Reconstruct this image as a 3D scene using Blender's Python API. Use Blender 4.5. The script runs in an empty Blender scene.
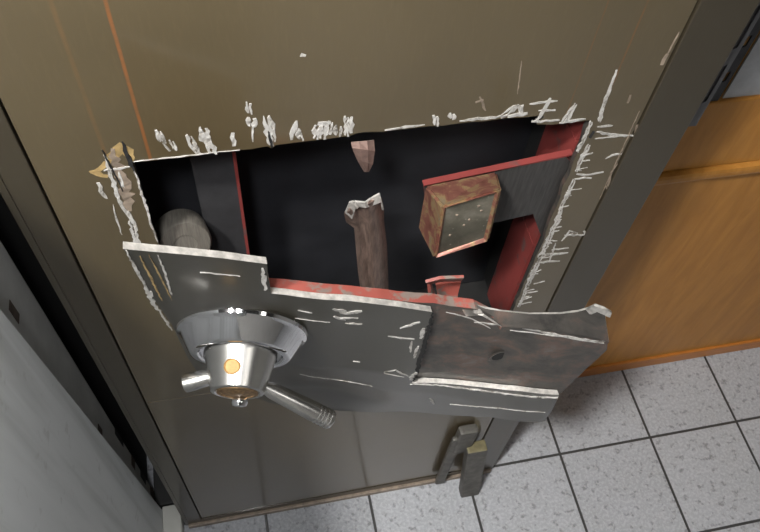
import bpy, bmesh, math, random
from mathutils import Vector, Matrix
R = random.Random(7)
col = bpy.context.scene.collection
PI = math.pi

# ------------------------------------------------------------------ camera frame (world: x right, y away, z up, metres)
RX, RY, RZ, F = 9.77253646e-01, 3.00126184e-01, 1.16847238e-01, 747.536404
CAM = Vector((0, -0.4335, 1.5))
def _m(rows): return Matrix(rows)
cy, sy = math.cos(RY), math.sin(RY); cp, sp = math.cos(RX), math.sin(RX); cr, sr = math.cos(RZ), math.sin(RZ)
Mw = _m(((cr,-sr,0),(sr,cr,0),(0,0,1))) @ _m(((1,0,0),(0,cp,-sp),(0,sp,cp))) @ _m(((1,0,0),(0,0,-1),(0,1,0))) @ _m(((cy,-sy,0),(sy,cy,0),(0,0,1)))
MT = Mw.transposed()
def ray(x, y): return MT @ Vector(((x-380)/F, (y-266)/F, 1))
def at(x, y, Y=0.0):
    r = ray(x, y); return CAM + r*((Y-CAM.y)/r.y)
def xz(x, y, Y=0.0):
    p = at(x, y, Y); return (p.x, p.z)

# ------------------------------------------------------------------ tags
def tag(o, label=None, cat=None, group=None, kind=None):
    if label: o['label'] = label
    if cat: o['category'] = cat
    if group: o['group'] = group
    if kind: o['kind'] = kind
    return o
def empty(name, loc=(0,0,0)):
    o = bpy.data.objects.new(name, None); col.objects.link(o); o.location = loc; o.empty_display_size = .05
    return o
def build(name, bm, mats, parent=None, smooth=False, auto=None):
    me = bpy.data.meshes.new(name)
    bmesh.ops.recalc_face_normals(bm, faces=bm.faces)
    bm.to_mesh(me); bm.free()
    if not isinstance(mats, (list, tuple)): mats = [mats]
    for m in mats: me.materials.append(m)
    o = bpy.data.objects.new(name, me); col.objects.link(o)
    if parent:
        o.parent = parent
        off = Vector(parent.location); pp = parent.parent
        while pp: off += Vector(pp.location); pp = pp.parent
        for v in me.vertices: v.co -= off
    if smooth or auto:
        for p in me.polygons: p.use_smooth = True
        if auto:
            e = {}
            for p in me.polygons:
                for k in p.edge_keys: e.setdefault(k, []).append(p)
            for ed in me.edges:
                ps = e.get(tuple(sorted(ed.vertices)), [])
                if len(ps) != 2 or ps[0].normal.angle(ps[1].normal, 0) > auto: ed.use_edge_sharp = True
    return o

# ------------------------------------------------------------------ shapes
def box(bm, x0, x1, y0, y1, z0, z1, mi=0, bev=0.0, rot=None, org=None):
    r = bmesh.ops.create_cube(bm, size=1)
    vs = r['verts']
    for v in vs:
        v.co = Vector(((x0+x1)/2+v.co.x*(x1-x0), (y0+y1)/2+v.co.y*(y1-y0), (z0+z1)/2+v.co.z*(z1-z0)))
    fs = set(f for v in vs for f in v.link_faces)
    for f in fs: f.material_index = mi
    if bev > 0:
        es = list(set(e for v in vs for e in v.link_edges))
        rr = bmesh.ops.bevel(bm, geom=es, offset=bev, segments=2, affect='EDGES', profile=.6)
        for f in rr['faces']: f.material_index = mi
        vs = list(set(v for f in list(fs)+rr['faces'] if f.is_valid for v in f.verts))
    if rot: bmesh.ops.rotate(bm, verts=vs, cent=org, matrix=rot)
    return vs
def lathe(bm, prof, org, axis, seg=48, mi=0):
    """prof: [(radius, height)] revolved about axis through org"""
    a = Vector(axis).normalized()
    q = Vector((0,0,1)).rotation_difference(a)
    rings = []
    for r, h in prof:
        if r < 1e-6: rings.append([bm.verts.new(Vector(org)+q@Vector((0,0,h)))])
        else: rings.append([bm.verts.new(Vector(org)+q@Vector((r*math.cos(2*PI*k/seg), r*math.sin(2*PI*k/seg), h))) for k in range(seg)])
    for A, B in zip(rings, rings[1:]):
        for k in range(seg):
            k2 = (k+1) % seg
            f = [A[k % len(A)], A[k2 % len(A)], B[k2 % len(B)], B[k % len(B)]]
            u = []
            for v in f:
                if v not in u: u.append(v)
            if len(u) > 2: bm.faces.new(u).material_index = mi
    if len(rings[0]) > 1: bm.faces.new(rings[0]).material_index = mi
    if len(rings[-1]) > 1: bm.faces.new(rings[-1]).material_index = mi
def jag(pts, step, amp, closed=True, rng=R):
    """subdivide a polyline of 2-D points and jitter it"""
    out = []; n = len(pts)
    for i in range(n if closed else n-1):
        a = Vector(pts[i]); b = Vector(pts[(i+1) % n]); L = (b-a).length
        m = max(1, int(L/step)); d = (b-a)/max(L, 1e-9); nn = Vector((-d.y, d.x))
        for k in range(m):
            p = a.lerp(b, k/m)
            if k: p += nn*rng.uniform(-amp, amp)
            out.append((p.x, p.y))
    if not closed: out.append(tuple(pts[-1]))
    return out
def slab(bm, loops, yf, thick, mi=(0,1,2), cut=0.0, taper=0.0):
    """polygon loops (first outer, rest holes) in x,z -> plate with front at y=yf(x,z), going back by thick; mi = front, edge, back"""
    if not callable(yf):
        c = yf; yf = lambda x, z: c
    t = bmesh.new()
    allE = []
    for lp in loops:
        vs = [t.verts.new((x, 0, z)) for x, z in lp]
        for i in range(len(vs)): allE.append(t.edges.new((vs[i], vs[(i+1) % len(vs)])))
    bmesh.ops.triangle_fill(t, edges=allE, use_beauty=True, use_dissolve=False)
    if cut:
        xs = [v.co.x for v in t.verts]; zs = [v.co.z for v in t.verts]
        k = math.floor(min(xs)/cut)+1
        while k*cut < max(xs):
            bmesh.ops.bisect_plane(t, geom=t.verts[:]+t.edges[:]+t.faces[:], plane_co=(k*cut,0,0), plane_no=(1,0,0)); k += 1
        k = math.floor(min(zs)/cut)+1
        while k*cut < max(zs):
            bmesh.ops.bisect_plane(t, geom=t.verts[:]+t.edges[:]+t.faces[:], plane_co=(0,0,k*cut), plane_no=(0,0,1)); k += 1
        bmesh.ops.dissolve_limit(t, angle_limit=.001, verts=t.verts, edges=[], use_dissolve_boundaries=False, delimit=set()) if False else None
    t.verts.index_update()
    V1 = [bm.verts.new((v.co.x, yf(v.co.x, v.co.z), v.co.z)) for v in t.verts]
    V2 = [bm.verts.new((v.co.x, yf(v.co.x, v.co.z)+thick, v.co.z)) for v in t.verts]
    def nf(vs, m):
        try: bm.faces.new(vs).material_index = m
        except ValueError: pass
    for f in t.faces:
        ids = [v.index for v in f.verts]
        nf([V1[i] for i in ids], mi[0]); nf([V2[i] for i in reversed(ids)], mi[2])
    for e in t.edges:
        if len(e.link_faces) == 1:
            a, b = e.verts[0].index, e.verts[1].index
            nf([V1[a], V1[b], V2[b], V2[a]], mi[1])
    t.free()
def gouge(bm, pts, w, yf=0.0, mi=1, lift=.0009, rng=R, step=.004, rag=.45):
    """ragged raised sliver of bare metal following pixel points on the door face"""
    P = [Vector(p) for p in pts]
    L = []; Rr = []
    line = jag([tuple(p) for p in P], step, w*.25, closed=False, rng=rng)
    n = len(line)
    for i, p in enumerate(line):
        p = Vector(p); a = Vector(line[max(0,i-1)]); b = Vector(line[min(n-1,i+1)])
        d = (b-a).normalized(); nn = Vector((-d.y, d.x))
        s = max(.12, math.sin(PI*(i+.5)/n)**.5)
        w1 = w*.5*s*(1+rng.uniform(-rag, rag)); w2 = w*.5*s*(1+rng.uniform(-rag, rag))
        L.append(p+nn*w1); Rr.append(p-nn*w2)
    if not callable(yf):
        c = yf; yf = lambda x, z: c
    top = [(bm.verts.new((q.x, yf(q.x,q.y)-lift*rng.uniform(.3,1.2), q.y)), bm.verts.new((r.x, yf(r.x,r.y)-lift*rng.uniform(.1,1), r.y))) for q, r in zip(L, Rr)]
    bot = [(bm.verts.new((q.x, yf(q.x,q.y)+.0004, q.y)), bm.verts.new((r.x, yf(r.x,r.y)+.0004, r.y))) for q, r in zip(L, Rr)]
    for i in range(n-1):
        for f in ((top[i][0],top[i][1],top[i+1][1],top[i+1][0]), (top[i][0],top[i+1][0],bot[i+1][0],bot[i][0]), (top[i][1],bot[i][1],bot[i+1][1],top[i+1][1])):
            bm.faces.new(f).material_index = mi
    for i in (0, n-1): bm.faces.new((top[i][0],bot[i][0],bot[i][1],top[i][1])).material_index = mi

# ------------------------------------------------------------------ materials
def new_mat(name):
    m = bpy.data.materials.new(name); m.use_nodes = True
    nt = m.node_tree; b = nt.nodes['Principled BSDF']
    return m, nt, b
def N(nt, t, **kw):
    n = nt.nodes.new(t)
    for k, v in kw.items(): setattr(n, k, v)
    return n
def coords(nt, scale=(1,1,1), loc=(0,0,0)):
    tc = N(nt, 'ShaderNodeTexCoord'); mp = N(nt, 'ShaderNodeMapping')
    mp.inputs['Scale'].default_value = scale; mp.inputs['Location'].default_value = loc
    nt.links.new(tc.outputs['Object'], mp.inputs['Vector']); return mp.outputs['Vector']
def noise(nt, vec, scale, detail=4, rough=.6, dist=0):
    n = N(nt, 'ShaderNodeTexNoise'); n.inputs['Scale'].default_value = scale; n.inputs['Detail'].default_value = detail
    n.inputs['Roughness'].default_value = rough; n.inputs['Distortion'].default_value = dist
    nt.links.new(vec, n.inputs['Vector']); return n.outputs['Fac']
def ramp(nt, fac, stops):
    r = N(nt, 'ShaderNodeValToRGB'); e = r.color_ramp.elements
    while len(e) < len(stops): e.new(.5)
    for el, (p, c) in zip(e, stops):
        el.position = p; el.color = (*c, 1) if len(c) == 3 else c
    nt.links.new(fac, r.inputs['Fac']); return r.outputs['Color']
def mix(nt, fac, a, b):
    m = N(nt, 'ShaderNodeMix', data_type='RGBA')
    for sock, v in ((m.inputs['Factor'], fac), (m.inputs['A'], a), (m.inputs['B'], b)):
        if isinstance(v, (int, float)): sock.default_value = v
        elif isinstance(v, tuple): sock.default_value = (*v, 1)
        else: nt.links.new(v, sock)
    return m.outputs['Result']
def math_(nt, op, a, b=None, clamp=False):
    m = N(nt, 'ShaderNodeMath', operation=op, use_clamp=clamp)
    for i, v in enumerate((a, b)):
        if v is None: continue
        if isinstance(v, (int, float)): m.inputs[i].default_value = v
        else: nt.links.new(v, m.inputs[i])
    return m.outputs[0]
def bump(nt, b, h, strength=.2, dist=.001):
    n = N(nt, 'ShaderNodeBump'); n.inputs['Strength'].default_value = strength; n.inputs['Distance'].default_value = dist
    nt.links.new(h, n.inputs['Height']); nt.links.new(n.outputs['Normal'], b.inputs['Normal'])
def simple(name, c, rough=.5, metal=0, var=.15, nscale=40, stretch=(1,1,1), bmp=0, spec=None):
    m, nt, b = new_mat(name)
    v = coords(nt, stretch); n = noise(nt, v, nscale)
    c1 = tuple(max(0, k*(1-var)) for k in c); c2 = tuple(min(1, k*(1+var)) for k in c)
    nt.links.new(ramp(nt, n, [(.3, c1), (.7, c2)]), b.inputs['Base Color'])
    b.inputs['Roughness'].default_value = rough; b.inputs['Metallic'].default_value = metal
    if spec is not None: b.inputs['Specular IOR Level'].default_value = spec
    if bmp: bump(nt, b, n, bmp)
    return m

def door_paint(name, base, lines=(), coat=.7, ior=1.62):
    m, nt, b = new_mat(name)
    v = coords(nt)
    n1 = noise(nt, v, 3, 3); n2 = noise(nt, coords(nt, (60,60,9)), 6, 5)
    c = ramp(nt, n1, [(.3, tuple(k*.88 for k in base)), (.7, tuple(k*1.12 for k in base))])
    # fine wipe marks across the paint
    c = mix(nt, math_(nt, 'MULTIPLY', math_(nt, 'SUBTRACT', n2, .5, True), .35), c, tuple(min(1,k*2.0) for k in base))
    sep = N(nt, 'ShaderNodeSeparateXYZ'); tc = N(nt, 'ShaderNodeTexCoord')
    nt.links.new(tc.outputs['Object'], sep.inputs[0])
    wob = math_(nt, 'MULTIPLY', math_(nt, 'SUBTRACT', noise(nt, coords(nt, (0.001,0.001,1)), 8, 2), .5), .003)
    for x0, w, strength, z0, colr in lines:
        d = math_(nt, 'ABSOLUTE', math_(nt, 'SUBTRACT', math_(nt, 'SUBTRACT', sep.outputs['X'], x0-.1165), wob))
        k = math_(nt, 'SUBTRACT', 1, math_(nt, 'DIVIDE', d, w), True)
        k = math_(nt, 'MULTIPLY', math_(nt, 'POWER', k, .5), strength)
        k = math_(nt, 'MULTIPLY', k, math_(nt, 'GREATER_THAN', sep.outputs['Z'], z0))
        br = noise(nt, coords(nt, (1,1,1)), 60, 3)
        k = math_(nt, 'MULTIPLY', k, ramp(nt, br, [(.30, (.35,)*3), (.55, (1,)*3)]))
        c = mix(nt, k, c, colr)
    nt.links.new(c, b.inputs['Base Color'])
    b.inputs['Metallic'].default_value = .15; b.inputs['Coat Weight'].default_value = coat; b.inputs['Coat Roughness'].default_value = .13; b.inputs['Coat IOR'].default_value = ior
    rr = ramp(nt, n1, [(.2, (.35,)*3), (.8, (.45,)*3)])
    nt.links.new(rr, b.inputs['Roughness'])
    bump(nt, b, noise(nt, v, 350, 2), .05, .0005)
    return m
OLIVE = (.088, .067, .035)
M = {}
M['door'] = door_paint('olive_bronze_paint', OLIVE, [(-.071,.0016,.75,1.03,(.26,.09,.025)), (-.104,.002,.35,1.03,(.20,.10,.035)), (.325,.0012,.6,1.05,(.18,.075,.02)), (.291,.0010,.5,1.03,(.16,.07,.02))])
M['frame'] = door_paint('olive_frame_paint', (.042,.034,.021), (), .4, 1.5)
M['bare'] = simple('bare_cut_steel', (.50,.48,.45), .5, .35, .35, 120, bmp=.5)
def _dull():
    m, nt, b = new_mat('dull_rusty_steel')
    v = coords(nt)
    n = noise(nt, v, 28, 6, .65, .4); n2 = noise(nt, coords(nt, (8,8,60)), 4, 4)
    c = ramp(nt, n, [(.3, (.03,.027,.025)), (.5, (.085,.075,.066)), (.60, (.15,.095,.075)), (.72, (.17,.16,.15))])
    c = mix(nt, math_(nt,'MULTIPLY', n2, .35), c, (.13,.13,.125))
    nt.links.new(c, b.inputs['Base Color']); b.inputs['Metallic'].default_value = .5; b.inputs['Roughness'].default_value = .5
    bump(nt, b, n, .4); return m
def _scrape():
    m, nt, b = new_mat('scraped_paint')
    n = noise(nt, coords(nt,(1,1,.5)), 110, 4, .75); n2 = noise(nt, coords(nt), 60, 3)
    c = ramp(nt, n, [(.33, (.15,.14,.12)), (.43, (.42,.40,.37)), (.55, (.56,.55,.53)), (.7, (.42,.39,.36))])
    c = mix(nt, ramp(nt, n2, [(.55, (0,)*3), (.72, (.5,)*3)]), c, (.2,.18,.15))
    nt.links.new(c, b.inputs['Base Color']); b.inputs['Roughness'].default_value = .5; b.inputs['Metallic'].default_value = .2
    bump(nt, b, n, .8, .002); return m
M['scrape'] = _scrape()
M['dull'] = _dull()
M['rust'] = simple('brown_rusty_metal', (.25,.18,.15), .42, .5, .45, 40, (6,6,1), bmp=.15)
def _red(name, red, chip, lo=.55, hi=.62):
    m, nt, b = new_mat(name)
    n = noise(nt, coords(nt), 45, 5, .6, .3); n2 = noise(nt, coords(nt), 12, 3)
    c = ramp(nt, n2, [(.3, tuple(k*.8 for k in red)), (.7, tuple(k*1.2 for k in red))])
    c = mix(nt, ramp(nt, n, [(lo, (0,)*3), (hi, (1,)*3)]), c, chip)
    nt.links.new(c, b.inputs['Base Color']); b.inputs['Roughness'].default_value = .55
    bump(nt, b, n, .3); return m
M['red'] = _red('red_primer', (.20,.036,.032), (.11,.06,.055), .58, .68)
M['redchip'] = _red('chipped_red_primer', (.30,.075,.058), (.19,.15,.13), .50, .57)
M['black'] = simple('black_lining', (.020,.021,.025), .5, 0, .3, 14)
M['cavity'] = simple('dark_cavity', (.012,.012,.012), .8, 0, .2, 20)
M['greyplate'] = simple('dark_brushed_plate', (.075,.072,.07), .45, .5, .3, 10, (40,40,3))
M['charcoal'] = simple('charcoal_plate', (.038,.038,.041), .6, .2, .25, 30)
M['chrome'] = simple('polished_chrome', (.78,.78,.80), .05, 1, .04, 30)
M['satin'] = simple('satin_chrome', (.62,.61,.59), .27, 1, .06, 60)
M['steel'] = simple('turned_steel', (.20,.185,.16), .36, .5, .25, 20, (30,3,3))
M['brass'] = simple('brass', (.36,.21,.07), .6, .2, .25, 300)
M['tarn'] = simple('tarnished_bronze', (.22,.14,.07), .45, .8, .6, 350)
def _gold():
    m, nt, b = new_mat('worn_lock_casing')
    n = noise(nt, coords(nt), 55, 6, .65, .6); n2 = noise(nt, coords(nt), 22, 4, .6, .2)
    c = ramp(nt, n, [(.30, (.16,.06,.045)), (.48, (.24,.10,.075)), (.56, (.32,.22,.11)), (.64, (.24,.19,.13)), (.75, (.36,.27,.13))])
    nt.links.new(c, b.inputs['Base Color']); b.inputs['Metallic'].default_value = .4; b.inputs['Roughness'].default_value = .42
    bump(nt, b, n2, .3); return m
M['gold'] = _gold()
def _face():
    m, nt, b = new_mat('grey_lock_cover')
    n = noise(nt, coords(nt), 25, 5); v2 = N(nt, 'ShaderNodeTexVoronoi'); v2.inputs['Scale'].default_value = 130
    nt.links.new(coords(nt), v2.inputs['Vector'])
    c = ramp(nt, n, [(.3, (.10,.10,.08)), (.55, (.20,.19,.15)), (.75, (.38,.36,.30))])
    c = mix(nt, ramp(nt, v2.outputs['Distance'], [(.10, (.5,)*3), (.16, (0,)*3)]), c, (.5,.48,.42))
    nt.links.new(c, b.inputs['Base Color']); b.inputs['Metallic'].default_value = .5; b.inputs['Roughness'].default_value = .35
    return m
M['lockface'] = _face()
def _ochre():
    return simple('scorched_ochre', (.30,.21,.09), .6, 0, .5, 90)
M['ochre'] = _ochre()
M['taupe'] = simple('scuffed_taupe_metal', (.25,.2,.155), .5, .2, .3, 80)
M['slit'] = simple('dark_saw_slit', (.01,.01,.01), .8, 0, .1, 20)
def _wood():
    m, nt, b = new_mat('orange_wood')
    n = noise(nt, coords(nt, (9,9,1.2)), 5, 6, .6, .8); n2 = noise(nt, coords(nt, (60,60,4)), 5, 3)
    c = ramp(nt, n, [(.25, (.33,.145,.028)), (.5, (.41,.19,.040)), (.75, (.50,.24,.055))])
    c = mix(nt, math_(nt, 'MULTIPLY', n2, .3), c, (.33,.12,.015))
    nt.links.new(c, b.inputs['Base Color']); b.inputs['Roughness'].default_value = .4; b.inputs['Specular IOR Level'].default_value = .3
    return m
M['wood'] = _wood()
M['woodedge'] = simple('orange_wood_edging', (.44,.16,.028), .35, 0, .12, 12, (2,20,20))
def _tile():
    m, nt, b = new_mat('speckled_grey_tile')
    T = .2065; v = coords(nt, (1,1,1), (-.5785+12*T, -.006+20*T, 0))
    br = N(nt, 'ShaderNodeTexBrick'); br.offset = 0; br.squash = 1
    for k, val in (('Scale',1),('Mortar Size',.0030),('Mortar Smooth',.25),('Bias',0),('Brick Width',T),('Row Height',T)): br.inputs[k].default_value = val
    br.inputs['Color1'].default_value = (.37,.385,.42,1); br.inputs['Color2'].default_value = (.41,.425,.46,1); br.inputs['Mortar'].default_value = (.05,.05,.05,1)
    nt.links.new(v, br.inputs['Vector'])
    n = noise(nt, coords(nt), 75, 3, .5, .2); n2 = noise(nt, coords(nt), 9, 4); n3 = noise(nt, coords(nt), 170, 2)
    c = mix(nt, ramp(nt, n, [(.56, (0,)*3), (.66, (.7,)*3)]), br.outputs['Color'], (.16,.16,.17))
    c = mix(nt, ramp(nt, n2, [(.4, (0,)*3), (.75, (.35,)*3)]), c, (.33,.34,.35))
    c = mix(nt, ramp(nt, n3, [(.45, (0,)*3), (.62, (.4,)*3)]), c, (.60,.61,.64))
    c = mix(nt, br.outputs['Fac'], c, (.05,.05,.05))
    nt.links.new(c, b.inputs['Base Color']); b.inputs['Roughness'].default_value = .38
    h = math_(nt, 'SUBTRACT', 1, br.outputs['Fac']); bump(nt, b, h, .4, .002)
    return m
M['tile'] = _tile()
M['wall'] = simple('painted_wall', (.38,.38,.37), .7, 0, .04, 6)
M['ceil'] = simple('darkened_ceiling', (.09,.09,.09), .8, 0, .03, 6)  # ceiling darkened on purpose so the chrome reflects dark areas
def _panel():
    m, nt, b = new_mat('pale_grey_enamel')
    n = noise(nt, coords(nt, (1,14,1.0)), 2.2, 4, .5, .3); n2 = noise(nt, coords(nt), 50, 3)
    c = ramp(nt, n, [(.30, (.62,.65,.65)), (.50, (.77,.80,.81)), (.72, (.80,.83,.84))])
    c = mix(nt, ramp(nt, n2, [(.62, (0,)*3), (.72, (.3,)*3)]), c, (.4,.4,.39))
    nt.links.new(c, b.inputs['Base Color']); b.inputs['Roughness'].default_value = .55
    return m
M['panel'] = _panel()
M['panel2'] = simple('grey_carcass', (.50,.50,.48), .6, 0, .12, 15)
M['white'] = simple('white_plinth', (.62,.62,.58), .5, 0, .06, 20)
M['rackgrey'] = simple('grey_rack_metal', (.42,.43,.44), .45, .4, .15, 30)
M['rackdark'] = simple('dull_rack_upright', (.13,.13,.135), .5, .3, .2, 30)
M['patch'] = simple('brown_smudge', (.10,.075,.06), .7, 0, .3, 40)
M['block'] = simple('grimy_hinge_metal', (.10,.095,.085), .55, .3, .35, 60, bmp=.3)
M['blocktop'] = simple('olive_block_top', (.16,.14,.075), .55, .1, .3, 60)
M['darkfill'] = simple('dark_shade_and_slots', (.03,.03,.03), .7)  # near-black for painted shade in gaps, also colours the cabinet slots

# ------------------------------------------------------------------ room
def struct(name, bm, mat):
    o = build(name, bm, mat); o['kind'] = 'structure'; return o
XL, XR, YN, YB, ZC = -1.6, 2.6, -2.8, .95, 2.6
bm = bmesh.new(); box(bm, XL-.1, XR+.1, YN-.1, YB+.1, -.1, 0); struct('floor', bm, M['tile'])
bm = bmesh.new(); box(bm, XL-.1, XR+.1, YN-.1, YB+.1, ZC, ZC+.1); struct('ceiling', bm, M['ceil'])
bm = bmesh.new(); box(bm, XL-.1, XR+.1, YB, YB+.1, 0, ZC); struct('wall_back', bm, M['wall'])
bm = bmesh.new(); box(bm, XL-.1, XR+.1, YN-.1, YN, 0, ZC); struct('wall_front', bm, M['wall'])
bm = bmesh.new(); box(bm, XL-.1, XL, YN, YB, 0, ZC); struct('wall_left', bm, M['wall'])
bm = bmesh.new(); box(bm, XR, XR+.1, YN, YB, 0, ZC); struct('wall_right', bm, M['wall'])

# ------------------------------------------------------------------ safe
X0, X1, DX0, DX1 = -.193, .426, -.1605, .3695
ZT, ZS = 1.42, .574          # top, seam between upper and lower door
safe = empty('safe', (.1165, 0, 0))
tag(safe, 'olive bronze steel safe with a cut-open door and peeled flap', 'safe')
# body: shell with a front frame
bm = bmesh.new()
box(bm, X0, DX0-.0012, 0, .55, 0.004, ZT, bev=.0015)
box(bm, DX1+.0012, X1, 0, .55, 0.004, ZT, bev=.0015)
box(bm, DX0-.001, DX1+.001, 0.0, .55, ZT-.05, ZT)
box(bm, DX0-.001, DX1+.001, 0.0, .55, .004, .030)
box(bm, DX0-.001, DX1+.001, .14, .55, .03, ZT-.05)
box(bm, -.1868, -.1858, -.0012, .001, .004, ZT-.004, bev=.0004)
body = build('body', bm, M['frame'], safe)
bm = bmesh.new(); box(bm, X0+.005, X1-.005, -.006, .02, 0.0, .013, bev=.002)
build('sill', bm, M['taupe'], safe)
# lower door
bm = bmesh.new(); box(bm, DX0+.0008, DX1-.0008, .0016, .13, .0315, ZS-.0016, bev=.0004)
build('lower_door', bm, M['door'], safe)
# hole outline (metres on the door face)
px = [(133,164),(165,160.5),(200,156.3),(235,151.8),(268,147.5),(272,149.8),(276,146.5),(312,142),(350,137.2),(356,135),(364,133.5),(400,131),(430,127.5),(470,123.5),(505,119.5),(540,116.8),(545,118),(537,125.5),(552,126),(570,124),(592,121.5),(586,130),(582,146),(575,160),(570,176),(563,188),(558,206),(549,226),(545,240),(536,258),(530,272),(522,290),(513,312)]
hole = [xz(*p) for p in px]
hole = jag(hole, .012, .0012, closed=False)
ROOT = [(.322,.62),(.20,.600),(.16,.590),(.06,.586),(0.0,.60),(-.085,.645)]
hole += [p for p in jag(ROOT, .02, .0006, closed=False)] 
lastx, lastz = hole[-1]
for k in range(1, 22): hole.append((-.0853+R.uniform(-.0008,.0008), .645+(1.029-.645)*k/22))
YD = .0016
bm = bmesh.new()
slab(bm, [[(DX0+.0008,ZS),(DX1-.0008,ZS),(DX1-.0008,ZT-.052),(DX0+.0008,ZT-.052)], hole], YD, .006, (0,6,2))
# returned rim of the door skin
for a in ((DX0+.0008, DX0+.006), (DX1-.006, DX1-.0008)): box(bm, a[0], a[1], YD+.006, .12, ZS, ZT-.052, mi=0)
box(bm, DX0+.006, DX1-.006, YD+.006, .12, ZS, ZS+.006, mi=2); box(bm, DX0+.006, DX1-.006, YD+.006, .12, ZT-.058, ZT-.052, mi=2)
# gouges and torn paint
def G(pts, w, mi=1, **k):
    P_ = [xz(*p) for p in pts]
    if pts[0][0] > 500 or pts[0][0] < 145: w *= .75
    if w > .0045 and mi == 1:
        o1 = w*.28
        gouge(bm, [(x-o1, z) for x, z in P_], w*.5, YD, mi, step=.003, rag=.75)
        gouge(bm, [(x+o1*.9, z-.002) for x, z in P_], w*.42, YD, mi, step=.003, rag=.8)
    else: gouge(bm, P_, w, YD, mi, **k)
for pts, w in [([(158,131),(163,143)],.006), ([(163,144),(170,152)],.002), ([(171,141),(175,150)],.005), ([(189,136),(193,146),(199,154)],.006), ([(203,128),(206,140),(213,154)],.009),
   ([(233,134),(234,147)],.0045), ([(249,103),(250,114)],.005), ([(252,118),(252,127)],.009), ([(253,127),(253,143)],.0018), ([(266,117),(269,130),(272,146)],.006), ([(269,117),(274,130),(275,143)],.003),
   ([(297,122),(292,135),(292,141)],.0045), ([(297,128),(302,140)],.006), ([(318,126),(316,139)],.006), ([(325,124),(323,139)],.007), ([(331,122),(329,134)],.005), ([(318,125),(331,124)],.004), ([(339,126),(338,136)],.006), ([(347,117),(347,136)],.005), ([(352,118),(351,134)],.004),
   ([(436,116),(437,126)],.006), ([(452,114),(453,119)],.006), ([(460,122),(500,118)],.003), ([(500,118),(512,110),(521,106),(522,114)],.007), ([(508,118),(528,114)],.005), ([(385,131),(425,126)],.0022),
   ([(530,105),(558,102)],.0032), ([(551,99),(545,110),(537,122)],.005), ([(539,112),(556,111)],.003), ([(532,123),(560,121)],.0035), ([(577,104),(571,112),(563,123)],.006), ([(574,110),(568,122)],.004), ([(560,124),(586,120)],.004),
   ([(617,71),(608,95),(600,117)],.0042), ([(604,108),(600,122)],.006), ([(598,128),(613,127)],.0035), ([(597,133),(614,136),(634,137)],.004), ([(595,140),(632,136)],.0022), ([(606,160),(613,156),(622,155)],.0028), ([(577,175),(590,176),(604,173)],.004), ([(575,180),(592,179)],.003),
   ([(592,122),(585,140),(578,152)],.006), ([(590,145),(583,158),(577,172)],.006), ([(575,180),(568,196),(562,206)],.006), ([(563,205),(558,222),(551,234)],.008), ([(553,232),(546,248),(540,258)],.009), ([(541,258),(532,278),(525,292)],.008), ([(527,290),(519,308)],.006),
   ([(562,242),(570,232),(578,234)],.003), ([(565,236),(585,236)],.0045), ([(584,232),(588,238)],.004), ([(547,256),(568,254)],.005), ([(552,251),(569,249)],.003), ([(540,263),(560,262)],.0035), ([(556,244),(550,262)],.003), ([(534,285),(545,282)],.002), ([(526,294),(538,292)],.003), ([(520,305),(532,303)],.0025),
   ([(301,56),(306,57)],.003), ([(132,163),(240,151)],.0012), ([(104,156),(112,180),(120,204)],.0045), ([(112,178),(121,206),(131,222)],.0035), ([(131,222),(136,240),(140,254)],.008), ([(128,212),(137,232)],.005), ([(104,172),(130,168)],.003), ([(98,184),(101,192),(107,200)],.005), ([(113,206),(117,222),(122,236)],.002), ([(118,172),(124,190)],.003), ([(134,170),(141,192),(152,228),(158,243)],.0030)]:
    G(pts, w)
for pts, w in [([(618,165),(612,173),(609,188)],.002), ([(612,172),(607,190)],.002), ([(631,96),(628,104)],.003), ([(522,62),(518,95)],.0012), ([(480,98),(486,112)],.002), ([(476,104),(484,101)],.002), ([(668,55),(662,66)],.005), ([(680,33),(668,56)],.002), ([(640,112),(600,200)],.0010), ([(638,126),(636,134)],.003)]:
    G(pts, w, 3, rag=.3)
# scorched corner and scraped strip beside the left edge
for pts, w in [([(90,174),(104,168),(112,158),(121,146),(129,152),(133,163)],.010), ([(92,174),(108,178)],.008), ([(124,150),(130,162)],.012)]: G(pts, w, 5, lift=.0003)
for pts, w in [([(119,170),(127,196),(131,212)],.014), ([(112,150),(122,178)],.010)]: G(pts, w, 3, lift=.0007)
for pts, w in [([(122,143),(127,155),(134,172)],.0042), ([(102,151),(110,166),(123,192)],.002), ([(269,133),(272,149)],.002), ([(594,132),(590,138)],.003)]: G(pts, w, 4, lift=.0016)
for k in range(26):
    t = R.random(); x = .322-.004*R.random()+.006; z = 1.0-.30*t
    a_ = R.uniform(-.4,.5); L_ = R.uniform(.004,.016)
    gouge(bm, [(x,z),(x+L_*math.cos(a_),z+L_*math.sin(a_))], R.uniform(.0008,.002), YD, 1, step=.002, rag=.6)

door = build('door', bm, [M['door'], M['scrape'], M['cavity'], M['taupe'], M['slit'], M['ochre'], M['dull']], safe)

# inner pan behind the hole
bm = bmesh.new()
box(bm, DX0+.008, DX1-.008, .108, .114, ZS+.01, ZT-.06, mi=0)
build('inner_lining', bm, M['black'], safe)

# right hand red channel (the side wall of the lock chamber)
bm = bmesh.new()
box(bm, .3215, .3255, .0152, .075, .60, .8035, mi=0)
box(bm, .3215, .3255, .0152, .075, .805, .9785, mi=0)
box(bm, .3215, .3255, .0152, .075, .980, 1.06, mi=0)
box(bm, .3255, .345, .0085, .106, .60, 1.08, mi=1)
build('side_channel', bm, [M['red'], M['cavity']], safe)
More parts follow.
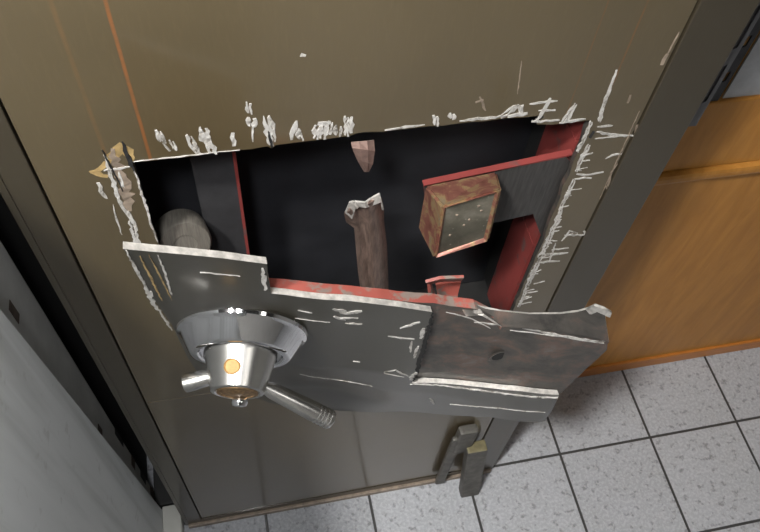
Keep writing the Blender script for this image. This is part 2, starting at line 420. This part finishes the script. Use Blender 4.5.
# lock support plate: horizontal arm with a leg down the right side
def poly(pxs, Y): return [xz(x, y, Y) for x, y in pxs]
bm = bmesh.new()
YP = .010
slab(bm, [poly([(424,186),(500,170),(566,157),(578,170),(572,196),(548,236),(541,236),(533,214),(498,222),(430,236)], YP)], YP, .004, (0,1,0))
sp_ = build('lock_support_plate', bm, [M['greyplate'], M['red']], safe)
bm = bmesh.new()
a = at(424,185.5,YP); b = at(566,155.5,YP)
vs = box(bm, a.x, .3205, YP, YP+.007, a.z-.0022, a.z)
for v in vs:
    v.co.z += (b.z-a.z)*(v.co.x-a.x)/(b.x-a.x)
build('support_flange', bm, M['red'], sp_)
# lock case
FY, BY = -.030, YP
ft = [(442.5,207),(502,189),(489,242),(434,260)]
bt = [(425,185),(495,171),(486,222),(417,237)]
bm = bmesh.new()
fv = [at(x,y,FY) for x,y in ft]
off = Vector((-.002,0,0))
bv = [at(bt[0][0],bt[0][1],BY-.0005), at(bt[1][0]+2,bt[1][1],BY-.0005)]
bv.append(Vector((bv[1].x, BY-.0005, fv[2].z+.004))); bv.append(Vector((bv[0].x, BY-.0005, fv[3].z+.006)))
A = [bm.verts.new(v) for v in fv]; B = [bm.verts.new(v) for v in bv]
front = bm.faces.new(A); bm.faces.new(B[::-1])
for k in range(4): bm.faces.new((A[k], B[k], B[(k+1)%4], A[(k+1)%4]))
bmesh.ops.recalc_face_normals(bm, faces=bm.faces)
bmesh.ops.bevel(bm, geom=bm.edges[:], offset=.0025, segments=2, affect='EDGES')
bm.faces.ensure_lookup_table()
f = max(bm.faces, key=lambda f: -f.normal.y*f.calc_area())
r = bmesh.ops.inset_region(bm, faces=[f], thickness=.0035)
bmesh.ops.translate(bm, verts=f.verts, vec=(0,.003,0)); f.material_index = 1
lock = build('lock_case', bm, [M['gold'], M['lockface']], safe)
bm = bmesh.new(); c0 = at(470,222,FY)
for dx, dz in ((0,0),(.010,.012),(-.014,.01),(-.016,-.022),(.006,.02),(-.004,-.008)):
    lathe(bm, [(.0014,0),(.0014,.0006),(.0008,.001),(0,.001)], (c0.x+dx, FY+.003, c0.z+dz), (0,-1,0), 12)
build('rivets', bm, M['taupe'], lock, smooth=False)
# charcoal strip with red edge on the left of the chamber
bm = bmesh.new()
slab(bm, [[(-.044,.60),(-.0055,.60),(-.0055,1.06),(-.044,1.06)]], .05, .004, (0,0,0))
st = build('vertical_stiffener', bm, M['charcoal'], safe)
bm = bmesh.new(); box(bm, -.0055, -.0025, .048, .075, .60, 1.06); build('stiffener_edge', bm, M['red'], st)
# turned steel bolt boss
bm = bmesh.new(); c = at(181,254,.012)
lathe(bm, [(0,0),(.027,0),(.027,.024),(.025,.027),(.012,.0275),(.011,.026),(0,.026)], (c.x, .042, c.z-.004), (.22,-1,.4), 40)
build('bolt_boss', bm, M['steel'], safe, auto=.6)

# sheet helper: ruled strip through pairs of points with thickness
def sheet(bm, rows, thick, mi=(0,1)):
    """rows: list of lists of Vectors (grid); builds a solid sheet"""
    nr, nc = len(rows), len(rows[0])
    top = [[bm.verts.new(p) for p in r] for r in rows]
    bot = []
    for i in range(nr):
        rr = []
        for j in range(nc):
            du = rows[min(nr-1,i+1)][j]-rows[max(0,i-1)][j]; dv = rows[i][min(nc-1,j+1)]-rows[i][max(0,j-1)]
            n = du.cross(dv).normalized()
            if n.y < 0: n = -n
            rr.append(bm.verts.new(rows[i][j]+n*thick))
        bot.append(rr)
    for i in range(nr-1):
        for j in range(nc-1):
            bm.faces.new((top[i][j],top[i+1][j],top[i+1][j+1],top[i][j+1])).material_index = mi[0]
            bm.faces.new((bot[i][j],bot[i][j+1],bot[i+1][j+1],bot[i+1][j])).material_index = mi[0]
    for i in range(nr-1):
        for j in (0, nc-1): bm.faces.new((top[i][j],top[i+1][j],bot[i+1][j],bot[i][j])).material_index = mi[1]
    for j in range(nc-1):
        for i in (0, nr-1): bm.faces.new((top[i][j],top[i][j+1],bot[i][j+1],bot[i][j])).material_index = mi[1]
# torn upright strip, curled to a channel
bm = bmesh.new(); rows = []
spine = [((344,214),(382,197)), ((346,222),(384,208)), ((354,228),(384,220)), ((356,250),(387,245)), ((358,272),(388,270)), ((362,300),(389,300)), ((368,340),(393,340))]
for i, (l, r_) in enumerate(spine):
    row = []
    for j in range(7):
        t = j/6; Y = .014 - .014*math.sin(PI*t)**.8 + (.006 if j == 2 else 0)
        if i == 0: Y -= .012*(1 if j in (0,1,4,5) else .3)
        if i == 1: Y -= .004
        p = at(l[0]+(r_[0]-l[0])*t, l[1]+(r_[1]-l[1])*t + (R.uniform(-1.5,1.5) if i == 0 else 0), Y); row.append(p)
    rows.append(row)
sheet(bm, rows, .003)
strip = build('torn_strip', bm, [M['rust'], M['rust']], safe, auto=.9)
bm = bmesh.new(); rows = []
for i, (l, r_, Y) in enumerate([((345,213),(352,219),-.001), ((349,203),(356,208),-.004), ((353,202),(357,209),-.006)]):
    rows.append([at(l[0]+(r_[0]-l[0])*t, l[1]+(r_[1]-l[1])*t, Y) for t in (0,.5,1)])
sheet(bm, rows, .002, (0,0))
rows = []
for i, (l, r_, Y) in enumerate([((354,202),(358,207),-.004), ((365,203),(366,208),-.010), ((371,199),(372,206),-.006), ((380,194),(382,202),-.008), ((383,205),(384,210),-.004)]):
    rows.append([at(l[0]+(r_[0]-l[0])*t, l[1]+(r_[1]-l[1])*t, Y) for t in (0,.5,1)])
sheet(bm, rows, .002, (0,0))
build('bent_lip', bm, M['bare'], strip)
# little folded leaf hanging from the upper edge of the cut
bm = bmesh.new(); rows = []
for l, r_, Y in [((351,142),(374,140),.010), ((352,148),(375,151),.004), ((357,160),(373,164),.006), ((364,172),(369,172),.012)]:
    rows.append([at(l[0]+(r_[0]-l[0])*t, l[1]+(r_[1]-l[1])*t, Y-.004*math.sin(PI*t)) for t in (0,.35,.7,1)])
sheet(bm, rows, .002)
build('torn_tab', bm, [simple('pinkish_bare_metal', (.30,.20,.17), .45, .4, .3, 60), M['bare']], safe)

# ------------------------------------------------------------------ the peeled flap
KX = [-.10, .01, .06, .16, .33]; KZ = [.48, .57, .66, .74, .90, 1.10]
KY = [[.004,.004,-.008,-.027,-.070,-.122], [-.003,-.004,-.030,-.055,-.086,-.121], [-.004,-.012,-.045,-.068,-.095,-.121], [-.030,-.053,-.078,-.093,-.106,-.122], [-.115,-.125,-.135,-.143,-.155,-.165]]
def interp(k, v):
    v = min(max(v, k[0]), k[-1])
    for i in range(len(k)-1):
        if v <= k[i+1]: return i, (v-k[i])/(k[i+1]-k[i])
def flap_y(x, z):
    i, s = interp(KX, x); j, t = interp(KZ, z)
    s2 = s*s*(3-2*s)*.5+s*.5
    a = KY[i][j]*(1-t)+KY[i][j+1]*t; b = KY[i+1][j]*(1-t)+KY[i+1][j+1]*t
    return a*(1-s2)+b*s2
def onflap(x, y, extra=0.0):
    r = ray(x, y); lo, hi = .05, 1.2      # march along the ray until it passes behind the flap
    t = .3
    while t < 1.8:
        p = CAM+r*t
        if p.y > flap_y(p.x, p.z)+extra and p.z < 1.2: break
        t += .002
    lo, hi = t-.002, t
    for _ in range(20):
        m = (lo+hi)/2; p = CAM+r*m
        if p.y > flap_y(p.x, p.z)+extra: hi = m
        else: lo = m
    return CAM+r*hi
def fxz(x, y, e=0.0):
    p = onflap(x, y, e); return (p.x, p.z)
TH = .0065
flap = empty('peeled_flap', (.06, -.05, .8)); flap.parent = safe; flap.location = Vector((.06,-.05,.8))-Vector(safe.location)
def fbuild(name, bm, mats, parent=None, **k):
    o = build(name, bm, mats, flap if parent is None else parent, **k); return o
skinpx = [(123,249),(200,256),(267,264),(268,275),(271,293.5),(300,297),(350,301),(400,307),(432,312),(428,330),(420,355),(413,380),(412,383),(470,386),(520,391),(559,395),(553,408),(545,421),(490,417),(432,413.5)]
skin = [fxz(*p) for p in skinpx]
skin = jag(skin, .014, .0007, closed=False)
skin += [fxz(*p) for p in [(385,412),(340,411),(300,409),(270,403),(240,392),(215,381)]]+[(-.083,.646)]
skin += [fxz(*p) for p in [(188,358),(180,342),(172,325),(160,308),(148,292),(137,272),(131,260)]]
bm = bmesh.new()
slab(bm, [skin], flap_y, TH, (0,5,2), cut=.012)
GF = lambda pts, w, mi=1, **k: gouge(bm, [fxz(*p) for p in pts], w, flap_y, mi, **k)
for pts, w in [([(126,250),(135,268),(148,290)],.0022), ([(144,285),(150,298),(160,312)],.0035), ([(160,312),(172,330)],.0022), ([(158,255),(165,272),(172,295)],.0018), ([(262,268),(265,290)],.004), ([(150,291),(152,296)],.003),
   ([(333,309),(346,313),(362,311)],.006), ([(340,318),(358,318)],.004), ([(345,323),(362,324)],.003), ([(334,316),(345,320)],.003), ([(405,326),(420,322)],.0035), ([(388,336),(414,339)],.003), ([(400,328),(412,325)],.002), ([(384,372),(396,370),(408,376)],.0028), ([(384,373),(404,377)],.0018),
   ([(424,328),(420,338)],.004), ([(418,346),(414,358)],.003), ([(300,374),(330,379),(372,386)],.0016), ([(298,310),(312,313)],.0014), ([(353,361),(360,362)],.0014), ([(430,398),(434,404)],.004), ([(450,404),(500,408),(545,412)],.0022), ([(412,341),(410,352)],.002), ([(295,318),(330,322)],.001), ([(411,380),(416,372)],.006), ([(200,272),(240,276)],.001)]: GF(pts, w)
for pts, w in [([(140,256),(152,280),(162,300)],.0018), ([(149,255),(160,276),(172,300)],.0012)]: GF(pts, w, 6, rag=.3)
for pts, w in [([(410,384),(470,389),(558,397)],.0042)]: GF(pts, w, 1, lift=.0016, rag=.2)
for pts, w in [([(433,313),(424,345),(413,381)],.0050)]: GF(pts, w, 4, lift=.0006, rag=.1)
M['skin'] = door_paint('flap_olive_paint', (.040,.037,.028), (), .40, 1.5)
skin_o = fbuild('outer_skin', bm, [M['skin'], M['scrape'], M['redchip'], M['taupe'], M['slit'], M['bare'], M['ochre']], auto=.5)
# red painted backing plate, exposed and bare on the right
def back_y(x, z): return flap_y(x, z)+TH+.0008
E = TH+.0008
bp = [fxz(*p, E) for p in [(272,296),(270,288.5),(300,291),(350,295.5),(400,301),(433,303)]]
bp2 = [fxz(*p, E) for p in [(450,306),(476,309),(494,318),(500,330),(505,323),(530,326),(560,329),(609,339),(607,350),(585,370),(563,391),(556,398),(546,402)]]
bpoly = jag(bp, .015, .0008, closed=False)+jag(bp2, .012, .0006, closed=False)+[fxz(440,398,E), (.13,.64),(.08,.62),(.03,.66)]
bm = bmesh.new()
slab(bm, [bpoly], back_y, .011, (0,1,1), cut=.012)
def dull_split(me): pass
for pts, w in [([(474,322),(520,327),(606,341)],.0035), ([(510,330),(560,336),(604,343)],.0022), ([(446,312),(470,318),(490,328)],.002)]:
    gouge(bm, [fxz(*p,E) for p in pts], w, back_y, 2, lift=.0008)
fbuild('backing_plate', bm, [M['dull'], M['redchip'], M['scrape']], auto=.5)
# bolt hole through the bare plate: a dark recess ring
bm = bmesh.new(); h = onflap(499,355,E)
c = Vector((h.x, back_y(h.x,h.z), h.z))
lathe(bm, [(.0105,0),(.0125,.0006),(.0115,.0012),(.0085,.0008),(.008,-.001)], c+Vector((0,-.0006,0)), (.05,-1,-.05), 28, mi=1)
lathe(bm, [(0,.0),(.0085,.0),(.0085,.001),(0,.001)], c+Vector((0,-.0008,0)), (.05,-1,-.05), 28, mi=0)
fbuild('bolt_hole', bm, [M['slit'], M['dull']])
# ragged rear layer curling above the bare plate
bm = bmesh.new(); rows = []
pts = [((458,303),(466,316),.012),((476,307),(482,316),.012),((500,311),(502,327),.014),((530,314),(531,329),.014),((560,314),(562,332),.012),((578,312),(584,336),.010),((592,308),(600,339),.004),((604,311),(609,343),.002)]
for l, r_, e in pts:
    rows.append([onflap(l[0]+(r_[0]-l[0])*t+(R.uniform(-1,1) if t<.1 else 0), l[1]+(r_[1]-l[1])*t, e-.010*t) for t in (0,.33,.66,1)])
sheet(bm, rows, .003, (0,1))
rows = []
for l, r_, e in [((586,310),(590,315),.004),((594,306),(597,312),-.001),((604,309),(604,315),-.003),((612,313),(610,318),-.001)]:
    rows.append([onflap(l[0]+(r_[0]-l[0])*t, l[1]+(r_[1]-l[1])*t, e) for t in (0,.5,1)])
sheet(bm, rows, .0025, (1,1))
fbuild('curled_edge', bm, [M['dull'], M['bare']], auto=.9)
# small folded red bracket standing behind the flap
bm = bmesh.new()
P = lambda x, y, Y: at(x, y, Y)
for rows in ([[P(426,283,-.07),P(440,279,-.07),P(464,278,-.072)],[P(432,284,-.065),P(441,282,-.065),P(461,281.5,-.067)]],
             [[P(430,284,-.072),P(432,284,-.065)],[P(431,295,-.072),P(436,297,-.065)],[P(433,306,-.074),P(439,306,-.066)]],
             [[P(436,285,-.050),P(448,283,-.050),P(461,282,-.052)],[P(438,296,-.052),P(448,295,-.052),P(458,294,-.054)],[P(440,307,-.056),P(449,307,-.056),P(457,306,-.058)]]):
    sheet(bm, rows, .003, (0,0))
fbuild('folded_bracket', bm, M['redchip'])

# ------------------------------------------------------------------ handle set on the flap
c = onflap(243, 330)
c = Vector((c.x, flap_y(c.x, c.z), c.z))
e_ = .01
dx = Vector((2*e_, flap_y(c.x+e_,c.z)-flap_y(c.x-e_,c.z), 0)); dz = Vector((0, flap_y(c.x,c.z+.03)-flap_y(c.x,c.z-.03), .06))
n = dx.cross(dz).normalized()
if n.y > 0: n = -n
n = (n*.35+Vector((-.2,-.93,-.12)).normalized()*.65).normalized(); c = c+n*.002; print('handle at', c, 'normal', n)
HS = .061
bm = bmesh.new()
lathe(bm, [(0,-.001),(HS,-.001),(HS+.001,.001),(HS,.004),(.0588,.0055),(.0575,.0065),(.0475,.0235),(.0450,.0250),(.040,.0250),(.0385,.0235),(.0385,.018),(.032,.018),(0,.018)], c, n, 72)
ring = fbuild('handle_rose', bm, M['chrome'], auto=.55)
bm = bmesh.new()
lathe(bm, [(0,.016),(.033,.016),(.0343,.020),(.0343,.024),(.033,.027),(.0255,.056),(.0245,.059),(.0215,.060),(.0195,.0585),(0,.0585)], c, n, 56)
fbuild('handle_hub', bm, M['satin'], auto=.55)
bm = bmesh.new()
lathe(bm, [(0,.0580),(.0190,.0580),(.0190,.0602),(.0155,.0608),(.015,.0600),(.008,.0605),(.006,.0612),(0,.0612)], c, n, 40)
fbuild('keyhole_cover', bm, M['tarn'], auto=.6)
# nub under the hub front
def cyl(bm, a, b, r1, r2, seg=24, cap=.15, prof=None):
    a, b = Vector(a), Vector(b); L = (b-a).length
    if prof is None: prof = [(0,0),(r1*.9,0),(r1,L*.02),(r2,L*.97),(r2*.9,L),(0,L)]
    lathe(bm, prof, a, b-a, seg)
side = n.cross(Vector((0,0,1))).normalized()      # +x-ish or -x-ish
if side.x < 0: side = -side
up = side.cross(n).normalized()
if up.z < 0: up = -up
def hp(s, u, h): return c + side*s + up*u + n*h
bm = bmesh.new()
a = hp(.001,-.014,.055); b = hp(.001,-.016,.067)
cyl(bm, a, b, .006, .0065, prof=[(.004,0),(.0055,.002),(.0075,.006),(.0078,.010),(.0065,.013),(.004,.0135),(.003,.011),(0,.011)])
fbuild('locking_nub', bm, M['chrome'], auto=.6)
# brass screw on the upper flank of the hub
bm = bmesh.new()
fl = (up*1.0+n*.25).normalized()
a = hp(-.003, .0280, .043)
lathe(bm, [(.0075,-.004),(.0075,.0012),(.0066,.002),(.006,.0012),(0,.0012)], a, fl, 28)
fbuild('brass_screw', bm, M['brass'], auto=.6)
# arms
def arm(a, d, L, r1, r2, rings=True):
    bm = bmesh.new(); pr = [(0,0),(r1*.75,0),(r1*.8,L*.05),(r1,L*.12),(r2,L*.72)]
    if rings:
        for k in range(4):
            h = L*(.75+.055*k); pr += [(r2,h),(r2*.93,h+.0006),(r2*.93,h+.002),(r2,h+.0026)]
    pr += [(r2,L*.975),(r2*.9,L),(r2*.3,L*1.005),(0,L*1.005)]
    lathe(bm, pr, a, d, 32); return bm
a0 = hp(.022, -.008, .050); tip = hp(.087, -.046, .072)
fbuild('handle_arm', arm(a0, tip-a0, (tip-a0).length, .0078, .0098), M['satin'], auto=.7)
a1 = hp(-.022, 0, .044); tip1 = hp(-.050, -.006, .050)
fbuild('handle_arm', arm(a1, tip1-a1, (tip1-a1).length, .0075, .0088, False), M['satin'], auto=.7)

# ------------------------------------------------------------------ hinge at the bottom right of the safe
bm = bmesh.new(); q = at(470,429,-.010); q2 = at(477,448,-.022); q0 = Vector((.366,-.038,0))
box(bm, q.x-.019, q.x+.015, -.018, -.0005, q2.z-.03, q.z, bev=.005)
box(bm, q.x-.027, q.x-.008, -.016, -.0065, .02, q.z-.03, bev=.004)
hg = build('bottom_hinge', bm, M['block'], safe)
bm = bmesh.new(); q = q2
vs = box(bm, q.x-.019, q.x+.019, -.030, -.008, .0, q.z, bev=.004)
for v in vs:
    t = 1-v.co.z/q.z; v.co.x += (q0.x-q.x)*t; v.co.y += (q0.y-q.y)*t
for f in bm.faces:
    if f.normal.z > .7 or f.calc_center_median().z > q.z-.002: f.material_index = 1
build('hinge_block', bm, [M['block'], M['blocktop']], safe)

# ------------------------------------------------------------------ pale cabinet on the left
cab = empty('cabinet', (-.50, -.6, 0))
tag(cab, 'pale grey painted cabinet standing left of the safe, white plinth at its foot', 'cabinet')
def atx(x, y, X):
    r_ = ray(x, y); return CAM + r_*((X-CAM.x)/r_.x)
e0 = atx(160,506,-.232); e1 = atx(0,306,-.232); kk = (e1.y-e0.y)/(e1.z-e0.z)
bm = bmesh.new()
prof = [(-1.35,0),(e0.y-kk*e0.z,0),(e0.y+kk*(1.15-e0.z),1.15),(-1.35,1.15)]
A = [bm.verts.new((-.232,y,z)) for y,z in prof]; B = [bm.verts.new((-.2475,y,z)) for y,z in prof]
bm.faces.new(A); bm.faces.new(B)
for k in range(4): bm.faces.new((A[k],A[(k+1)%4],B[(k+1)%4],B[k]))
bmesh.ops.recalc_face_normals(bm, faces=bm.faces); bmesh.ops.bevel(bm, geom=bm.edges[:], offset=.003, segments=2, affect='EDGES')
build('side_panel', bm, M['panel'], cab)
bm = bmesh.new(); ye = atx(0,238,-.2475).y; print('ye', ye); box(bm, -.75, -.2475, -1.35, ye, .0, 1.15, bev=.003); build('carcass', bm, M['panel2'], cab)
bm = bmesh.new(); box(bm, -.2315, -.197, -1.30, .036, 0, .035, bev=.003); build('plinth', bm, M['white'], cab)
bm = bmesh.new(); box(bm, -.75, -.262, ye+.001, .55, 0, 1.15, bev=.002)
build('gap_shade_block', bm, M['cavity'], cab)  # added dark block, its colour stands in for shade in the gap
bm = bmesh.new(); box(bm, -.2465, -.1965, .040, .5, 0, .03, bev=.003); build('floor_shade_strip', bm, M['darkfill'], cab)  # dark strip painting the floor of the gap as shaded
for (x, y, w_, h_, mt) in [(14,312,.012,.03,'patch'),(100,430,.010,.025,'patch'),(119,436,.016,.06,'darkfill'),(133,462,.020,.03,'patch'),(143,475,.022,.05,'darkfill'),(152,492,.022,.04,'patch')]:
    q = atx(x, y, -.2475)
    bm = bmesh.new(); box(bm, -.2485, -.2470, q.y-w_/2, min(ye-.001, q.y+w_/2), q.z-h_/2, q.z+h_/2); build('slot', bm, M[mt], cab)

# ------------------------------------------------------------------ wooden desk on the right
desk = empty('desk', (.95, .3, 0))
tag(desk, 'orange-brown wooden desk with a plain front panel, right of the safe', 'desk')
XD0, XD1, YD0 = .46, 1.55, .172
ZD = .846
bm = bmesh.new(); box(bm, XD0+.01, XD1-.01, YD0, YD0+.02, .04, .690); build('front_panel', bm, M['wood'], desk)
bm = bmesh.new(); box(bm, XD0+.01, XD1-.01, YD0-.004, YD0+.02, .712, ZD-.0005, bev=.003); build('apron', bm, M['wood'], desk)
bm = bmesh.new(); box(bm, XD0, XD1, YD0-.013, YD0+.02, .6905, .7115, bev=.007); build('moulding', bm, M['wood'], desk)
bm = bmesh.new(); box(bm, XD0+.01, XD1-.01, YD0+.0205, YD0+.40, ZD-.022, ZD, bev=.003); build('desk_top', bm, M['wood'], desk)
bm = bmesh.new(); box(bm, XD0+.01, XD1-.01, YD0-.006, YD0+.014, 0, .040, bev=.004); build('plinth', bm, M['woodedge'], desk)
for x in (XD0+.01, XD1-.03):
    bm = bmesh.new(); box(bm, x, x+.02, YD0+.0205, YD0+.40, 0, ZD-.0225); build('side_panel', bm, M['wood'], desk)

# ------------------------------------------------------------------ slotted metal shelving behind the desk
rack = empty('shelving_rack', (.6, .40, 0))
tag(rack, 'grey slotted metal shelving rack rising behind the wooden desk', 'shelving')
def upright(x0, w, y, z0, z1, depth=.03, slotw=.012, sloth=.028, pitch=.055, off=0):
    bm = bmesh.new()
    holes = []; z = z0+.03+off
    while z+sloth < z1-.01:
        cx = x0+w*.5
        holes.append([(cx-slotw/2,z),(cx+slotw/2,z+.004),(cx+slotw/2,z+sloth),(cx-slotw/2,z+sloth-.004)]); z += pitch
    slab(bm, [[(x0,z0),(x0+w,z0),(x0+w,z1),(x0,z1)]]+holes, y, .002, (0,0,0))
    box(bm, x0, x0+.002, y+.002, y+depth, z0, z1); return bm
def atz(x, y, Z):
    r_ = ray(x, y); return CAM + r_*((Z-CAM.z)/r_.z)
ZR = ZD+.0005; yr = YD0+.001
build('upright', upright(.4375, .021, .025, .97, 1.9, slotw=.012, sloth=.05, pitch=.066), M['rackdark'], rack)
bm = bmesh.new(); box(bm, .4400, .4660, .040, .044, .97, 1.9); build('slot_shade_sheet', bm, M['darkfill'], rack)  # dark sheet added behind the slots, painted shade that blackens them
u = atz(703,103,ZR).x
build('upright', upright(u, .022, yr-.003, ZR, 1.9, slotw=.010, sloth=.02), M['charcoal'], rack)
bm = bmesh.new(); 
hs = [[(x+.008*math.cos(t*PI/4), z+.011*math.sin(t*PI/4)) for t in range(8)] for x in (u+.082, u+.40) for z in (.80,.95,1.10)]
slab(bm, [[(u+.03,ZR),(1.5,ZR),(1.5,1.9),(u+.03,1.9)]]+hs, yr, .002, (0,0,0))
build('back_panel', bm, M['rackgrey'], rack)
bm = bmesh.new(); box(bm, u+.115, u+.140, yr-.012, yr-.0005, ZR, 1.9, bev=.003); build('upright', bm, M['steel'], rack)
bm = bmesh.new(); box(bm, .4335, 1.5, yr+.003, yr+.013, 1.2, 1.25); box(bm, .4445, .4640, .0275, yr+.013, 1.2, 1.25); build('cross_rail', bm, M['rackgrey'], rack)

# ------------------------------------------------------------------ lights
def area(name, loc, size, power, colr=(1,1,1), rot=(0,0,0), sy=None):
    l = bpy.data.lights.new(name, 'AREA'); l.energy = power; l.color = colr; l.size = size
    if sy: l.shape = 'RECTANGLE'; l.size_y = sy
    o = bpy.data.objects.new(name, l); col.objects.link(o); o.location = loc; o.rotation_euler = rot; return o
def ceiling_lamp(x, y, w, d, power, label):
    t = empty('ceiling_light', (x, y, ZC-.07)); tag(t, label, 'light')
    bm = bmesh.new(); box(bm, x-w/2-.02, x+w/2+.02, y-d/2-.02, y+d/2+.02, ZC-.05, ZC, bev=.004); build('housing', bm, M['white'], t)
    m, nt, b = new_mat('lit_diffuser'); b.inputs['Emission Color'].default_value = (1,.97,.92,1); b.inputs['Emission Strength'].default_value = power; b.inputs['Base Color'].default_value = (.9,.9,.9,1)
    bm = bmesh.new(); box(bm, x-w/2, x+w/2, y-d/2, y+d/2, ZC-.06, ZC-.051); build('diffuser', bm, m, t)
ceiling_lamp(-.66, -.72, .17, .17, 640, 'square lit ceiling lamp above the pale cabinet')
ceiling_lamp(-.95, -1.9, .25, 1.0, 3.5, 'unseen long ceiling lamp added to streak the chrome, nearest the left wall')  # added lamp, unseen, puts a bright band in the chrome handle
ceiling_lamp(1.0, -1.3, .9, .3, 4, 'unseen long ceiling lamp added as fill in front of the wooden desk')  # added fill lamp, unseen, brightens the wood
w = bpy.data.worlds.new('World'); bpy.context.scene.world = w; w.use_nodes = True
w.node_tree.nodes['Background'].inputs[0].default_value = (.5,.5,.5,1); w.node_tree.nodes['Background'].inputs[1].default_value = .12
# camera flash: a small lamp just above the lens
fl_ = bpy.data.lights.new('camera_flash', 'AREA'); fl_.energy = 5.5; fl_.size = .09
fo = bpy.data.objects.new('camera_flash', fl_); col.objects.link(fo)

# ------------------------------------------------------------------ camera
cd = bpy.data.cameras.new('camera'); cam = bpy.data.objects.new('camera', cd); col.objects.link(cam)
cd.sensor_width = 36; cd.lens = F/760*36; cd.clip_start = .02
rt = Vector(Mw[0][:]); dn = Vector(Mw[1][:]); fw = Vector(Mw[2][:])
mat = Matrix.Identity(4)
for i in range(3):
    mat[i][0] = rt[i]; mat[i][1] = -dn[i]; mat[i][2] = -fw[i]; mat[i][3] = CAM[i]
cam.matrix_world = mat
m2 = mat.copy(); p = Vector((-.12,-.42,1.60)); fd = (Vector((.15,-.02,.55))-p).normalized(); m2 = fd.to_track_quat('-Z','Y').to_matrix().to_4x4()
for i in range(3): m2[i][3] = p[i]
fo.matrix_world = m2
sc = bpy.context.scene
sc.camera = cam
sc.view_settings.view_transform = 'Standard'; sc.view_settings.look = 'None'; sc.view_settings.gamma = 1; sc.view_settings.use_curve_mapping = False
sc.view_settings.exposure = 0.0
